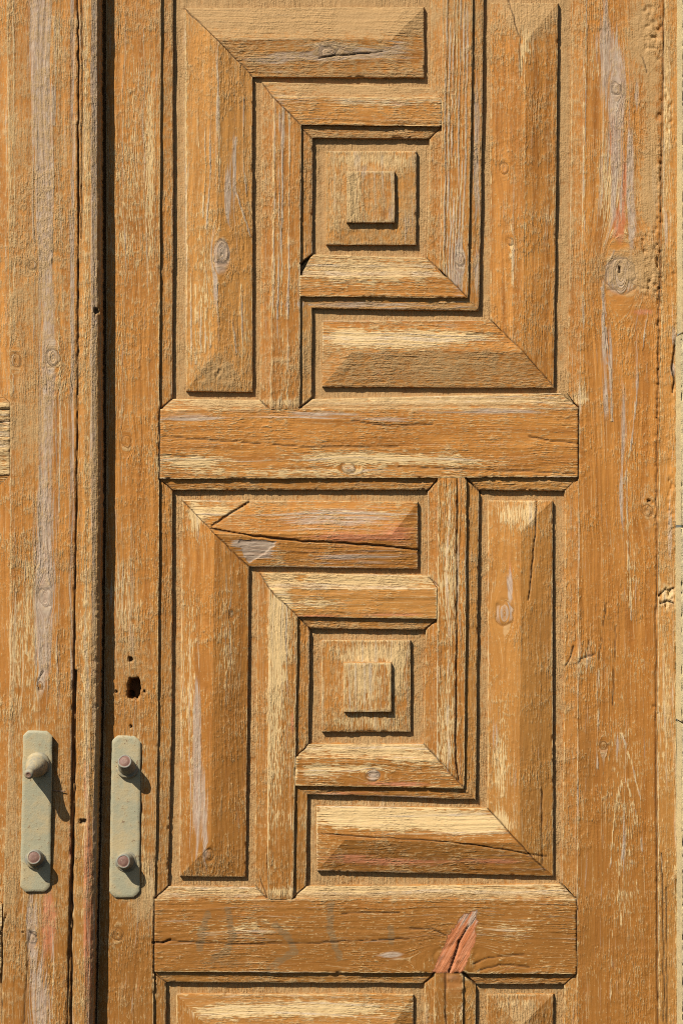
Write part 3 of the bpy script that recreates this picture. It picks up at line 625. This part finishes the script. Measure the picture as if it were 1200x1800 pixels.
# ---------------- top of the lower panel
moulding([(270.5, 1709), (269, BOT)], [(291, 1728), (290, BOT)], 'v', 301)
moulding([(1013, 1713), (1013, BOT)], [(992, 1732), (992, BOT)], 'v', 302)
moulding([(270.5, 1709), (763, 1711)], [(291, 1728), (746, 1730)], 'h', 303)
moulding([(813, 1711), (1013, 1713)], [(836, 1731), (992, 1732)], 'h', 304)
bar([(763, 1711), (762, BOT)], [(813, 1711), (812, BOT)], 'v', 311)
moulding([(763, 1711), (762, BOT)], [(746, 1730), (745, BOT)], 'v', 313)
moulding([(813, 1711), (812, BOT)], [(836, 1731), (834, BOT)], 'v', 314)
raised_L((310, 1750), (726, 1750), (726, 1868), (428, 1868), (428, BOT - .5), (310, BOT - .5), (368, 1808), (368, BOT - 1), (686, 1808), 331, bot_free=False, hr=3.0)
p = Part()
patch(p, [(856, 1750, -9.2), (856, BOT, -9.2)], [(914, 1804, 2.2), (914, BOT, 2.2)], 'v', 335, 'A', base=-15)
patch(p, [(914, 1804, 2.2), (914, BOT, 2.2)], [(972, 1750, -9.2), (972, BOT, -9.2)], 'v', 335, 'B', base=-15)
patch(p, [(856, 1750, -9.2), (972, 1750, -9.2)], [(914, 1804, 2.2), (914, 1804, 2.2)], 'v', 335, 'A', base=-15, dust=.3)
p.build('raised_panel', WOOD, right)

# ------------------------------------------------------------------ left leaf (stands 27 mm proud of the right one)
HL = 34.0
p = Part()
sa = [(11, TOP), (16, 400), (18, 720), (18, 840), (17, 1250), (5, 1640), (0, BOT)]
sb = [(136, TOP), (138, 450), (137, 720), (135, 850), (129, 1250), (122, 1650), (117, BOT)]
patch(p, [q + (HL,) for q in sa], [q + (HL,) for q in sb], 'v', 401, 'A', base=12, persp=HL, bare=.1, dust=.26, ga=.6)
p.build('stile', WOOD, left)
p = Part()
c1 = [q + (HL - 1.5,) for q in sb]
def strip(xs, h): return [(x, v, h) for x, v in xs]
e1 = [(161, TOP), (162, 450), (163, 850), (160, 1250), (152, 1600), (146, BOT)]
e2 = [(170, TOP), (171, 450), (172, 850), (169, 1250), (160, 1600), (154, BOT)]
e3 = [(176, TOP), (177, 450), (178, 850), (174, 1250), (167, 1600), (160, BOT)]
patch(p, c1, strip(e1, HL + 1), 'v', 402, '', persp=HL, bare=.26, dust=.26, ga=.8, rough=.12)
patch(p, strip(e1, HL + 1), strip(e2, HL - 3), 'v', 402, '', persp=HL, bare=.2, dust=.3, grey=.22, rough=.2)
patch(p, strip(e2, HL - 3), strip(e3, HL - 10), 'v', 402, 'B', base=-2, persp=HL, bare=.1, dust=.3, grey=.2, rough=.3)
p.build('cover_strip', WOOD, left)
p = Part()
patch(p, [(17, 707, HL - .5), (17, 834, HL - .5)], [(-700, 707, HL - .5), (-700, 834, HL - .5)], 'h', 403, 'A01', base=12, persp=HL, bare=.5, dust=.2, ga=1.0)
p.build('rail', WOOD, left)
p = Part()
patch(p, [(4, 1590, HL - .5), (2, 1712, HL - .5)], [(-700, 1590, HL - .5), (-700, 1712, HL - .5)], 'h', 404, 'A01', base=12, persp=HL, bare=.4, dust=.2, ga=1.0)
p.build('rail', WOOD, left)
for (A, B, sd_) in [([(11, TOP), (16, 400), (18, 707)], [(-10, TOP), (-5, 400), (-4, 688)], 411), ([(18, 834), (17, 1250), (6, 1590)], [(-4, 856), (-5, 1250), (-16, 1570)], 412)]:
    p = Part()
    patch(p, [q + (HL - 2.5,) for q in A], [q + (HL - 8,) for q in B], 'v', sd_, 'B', base=18, persp=HL, bare=.12, dust=.15)
    p.build('moulding', WOOD, left)
for (A, B, sd_) in [([(17, 707), (-700, 707)], [(-4, 688), (-700, 688)], 413), ([(18, 834), (-700, 834)], [(-4, 856), (-700, 856)], 414)]:
    p = Part()
    patch(p, [q + (HL - 2.5,) for q in A], [q + (HL - 8,) for q in B], 'h', sd_, 'B', base=18, persp=HL, bare=.2, dust=.3)
    p.build('moulding', WOOD, left)
p = Part()
patch(p, [(20, TOP, HL - 14), (20, BOT, HL - 14)], [(-700, TOP, HL - 14), (-700, BOT, HL - 14)], 'v', 420, '', persp=HL, step=4, dust=.6)
p.build('back_panel', GROUND, left)

for (v0, v1, sd_) in ((TOP + 10, 668, 431), (876, 1550, 433), (1750, BOT - 4, 435)):
    p = Part(); o_ = [(-26, v0), (-26, v1), (-676, v1), (-676, v0)]; i_ = [(-90, v0 + 64), (-90, v1 - 64), (-612, v1 - 64), (-612, v0 + 64)]
    for k in range(4):
        a, b_, c, d = o_[k], o_[(k + 1) % 4], i_[k], i_[(k + 1) % 4]
        patch(p, [a + (HL - 9,), b_ + (HL - 9,)], [c + (HL,), d + (HL,)], 'hv'[k % 2 == 0], sd_, 'A', base=HL - 16, persp=HL, step=4)
    patch(p, [i_[0] + (HL,), i_[1] + (HL,)], [i_[3] + (HL,), i_[2] + (HL,)], 'v', sd_, '', persp=HL, step=5)
    p.build('raised_panel', WOOD, left)
p = Part()
patch(p, [(-698, TOP, HL), (-698, BOT, HL)], [(-820, TOP, HL), (-820, BOT, HL)], 'v', 440, 'AB', base=HL - 40, persp=HL, step=4)
p.build('stile', WOOD, left)

# ------------------------------------------------------------------ metal fittings
def at(u, v, h):
    """point measured at (u, v) in the photograph, lying h in front of the right leaf's face"""
    k = 1 - h / D
    return Vector(((u - 600) * k * S, -h * S, (900 - v) * k * S))

def mesh_obj(name, verts, faces, mat, parent, smooth=True, mats=None):
    me = bpy.data.meshes.new(name); me.from_pydata([tuple(v) for v in verts], [], faces); me.validate()
    for m_ in (mats or [mat]): me.materials.append(m_)
    for f in me.polygons: f.use_smooth = smooth
    o = bpy.data.objects.new(name, me); C.objects.link(o); o.parent = parent
    return o

def plate(corners, chamf, h0, h1, bulge, seed, parent):
    """chamfered plate; corners TL TR BR BL in the drawing; h0 back, h1 front"""
    rnd = random.Random(seed)
    P = [Vector(c) for c in corners]; out = []
    for i in range(4):
        prv, cur, nxt = P[i - 1], P[i], P[(i + 1) % 4]
        a = cur + (prv - cur).normalized() * chamf; b_ = cur + (nxt - cur).normalized() * chamf
        for t in (0, .33, .66, 1):
            q = a * (1 - t) + b_ * t
            q = q + (cur - (a + b_) / 2) * (.10 if t in (.33, .66) else 0)
            out.append(q)
        nb_ = (nxt + (cur - nxt).normalized() * chamf)
        L = (nb_ - b_).length; k = max(2, int(L / 9))
        for j in range(1, k):
            q = b_ * (1 - j / k) + nb_ * (j / k)
            nrm = Vector((-(nxt - cur).y, (nxt - cur).x)).normalized()
            out.append(q + nrm * rnd.uniform(-.5, .5))
    cen = sum(P, Vector((0, 0))) / 4
    hh = lambda q, h: h(q) if callable(h) else h
    hw = (P[1] - P[0]).length / 2; hl = (P[3] - P[0]).length / 2
    def ring(inset, h):
        kx, ky = 1 - inset / hw, 1 - inset / hl
        return [(cen.x + (q.x - cen.x) * kx + (cen.x - cen.x) , cen.y + (q.y - cen.y) * ky, h(q)) for q in out]
    tilt = lambda q: bulge * (1 - (q.y - corners[0][1]) / (corners[3][1] - corners[0][1]))
    rings = [ring(0, lambda q: h0), ring(0, lambda q: h1 - 1.2 + tilt(q) + rnd.uniform(-.15, .15)), ring(1.0, lambda q: h1 + tilt(q)), ring(6, lambda q: h1 + .05 + tilt(q)), ring(hw, lambda q: h1 + .1 + tilt(q))]
    n = len(out); V_ = []; Fc = []
    for r in rings: V_ += [at(*q) for q in r]
    for k in range(len(rings) - 1):
        for i in range(n):
            j = (i + 1) % n; Fc.append((k * n + i, (k + 1) * n + i, (k + 1) * n + j, k * n + j))
    o = mesh_obj('handle_plate', V_, Fc, PAINT, parent)
    for f in list(o.data.polygons)[:2 * n]: f.use_smooth = False
    return o

def lathe(name, base, tip, prof, mats, parent, split=None, seed=0, n=36):
    """turned piece from base to tip; prof rows (fraction along, radius px)"""
    rnd = random.Random(seed)
    ax = (tip - base); L = ax.length; z = ax.normalized()
    x = z.cross(Vector((0, 0, 1))).normalized(); y = z.cross(x)
    V_ = []; Fc = []; mi = []
    for k, (f, r) in enumerate(prof):
        for i in range(n):
            t = 2 * math.pi * i / n
            rr = r * S * (1 + .02 * math.sin(3 * t + seed) + rnd.uniform(-.012, .012))
            V_.append(base + z * (f * L) + (x * math.cos(t) + y * math.sin(t)) * rr)
    for k in range(len(prof) - 1):
        for i in range(n):
            j = (i + 1) % n; Fc.append((k * n + i, k * n + j, (k + 1) * n + j, (k + 1) * n + i)); mi.append(1 if split is not None and k >= split else 0)
    Fc.append(tuple((len(prof) - 1) * n + i for i in range(n))); mi.append(1 if split is not None else 0)
    o = mesh_obj(name, V_, Fc, None, parent, mats=mats)
    for f, k in zip(o.data.polygons, mi): f.material_index = k
    for f in o.data.polygons:
        if len(f.vertices) > 4: f.use_smooth = False
    return o

def bolt(bu, bv, hu, hv, h0, dep, rb_, rh, seed, parent):
    b_ = at(bu, bv, h0); t = at(hu, hv, h0 + dep)
    pr = [(-.1, rb_ + 4), (.0, rb_ + 4), (.05, rb_ + 3.2), (.08, rb_), (.18, rb_ * .97), (.30, rb_ * .9), (.36, rh + 1.6), (.96, rh + .8), (1.0, rh), (1.0, rh - 1.6), (.975, rh - 2.2), (1.0, rh - 3.4), (1.03, rh * .35)]
    return lathe('bolt', b_, t, pr, [STEEL, RUST], parent, split=9, seed=seed)

lp = plate([(41, 1283.5), (93, 1285), (89, 1568), (36, 1568)], 10, HL - 2, HL + 4, 7, 3, left)
pr = [(-.08, 22), (0, 22), (.03, 21.5), (.05, 19.5), (.12, 19.5), (.22, 18.8), (.34, 16.8), (.46, 14), (.58, 11.2), (.70, 9.2), (.80, 8.2), (.84, 8.6), (.90, 9.0), (.95, 8.4), (.985, 6.8), (1.0, 5), (1.0, 3), (.985, 2.2)]
lathe('spindle', at(67, 1344, HL + 9), at(50, 1362, HL + 63), pr, [STEEL, RUST], lp, split=15, seed=2)
bolt(63, 1508, 60, 1507, HL + 5, 25, 15, 11.5, 5, lp)
rp = plate([(197, 1292), (248, 1294.5), (246, 1578), (192, 1578)], 11, -2, 3.4, 0, 4, right)
bolt(224, 1349, 219.5, 1338, 3, 31, 15.5, 11.5, 7, rp)
bolt(221, 1513, 217, 1514, 3, 25, 15.5, 11.5, 8, rp)
# bent nail beside the left plate
lathe('nail', at(93, 1390, HL - 1), at(115, 1391, HL + 4), [(0, .9), (.9, .8), (1, .5)], [RUST], left, n=8)
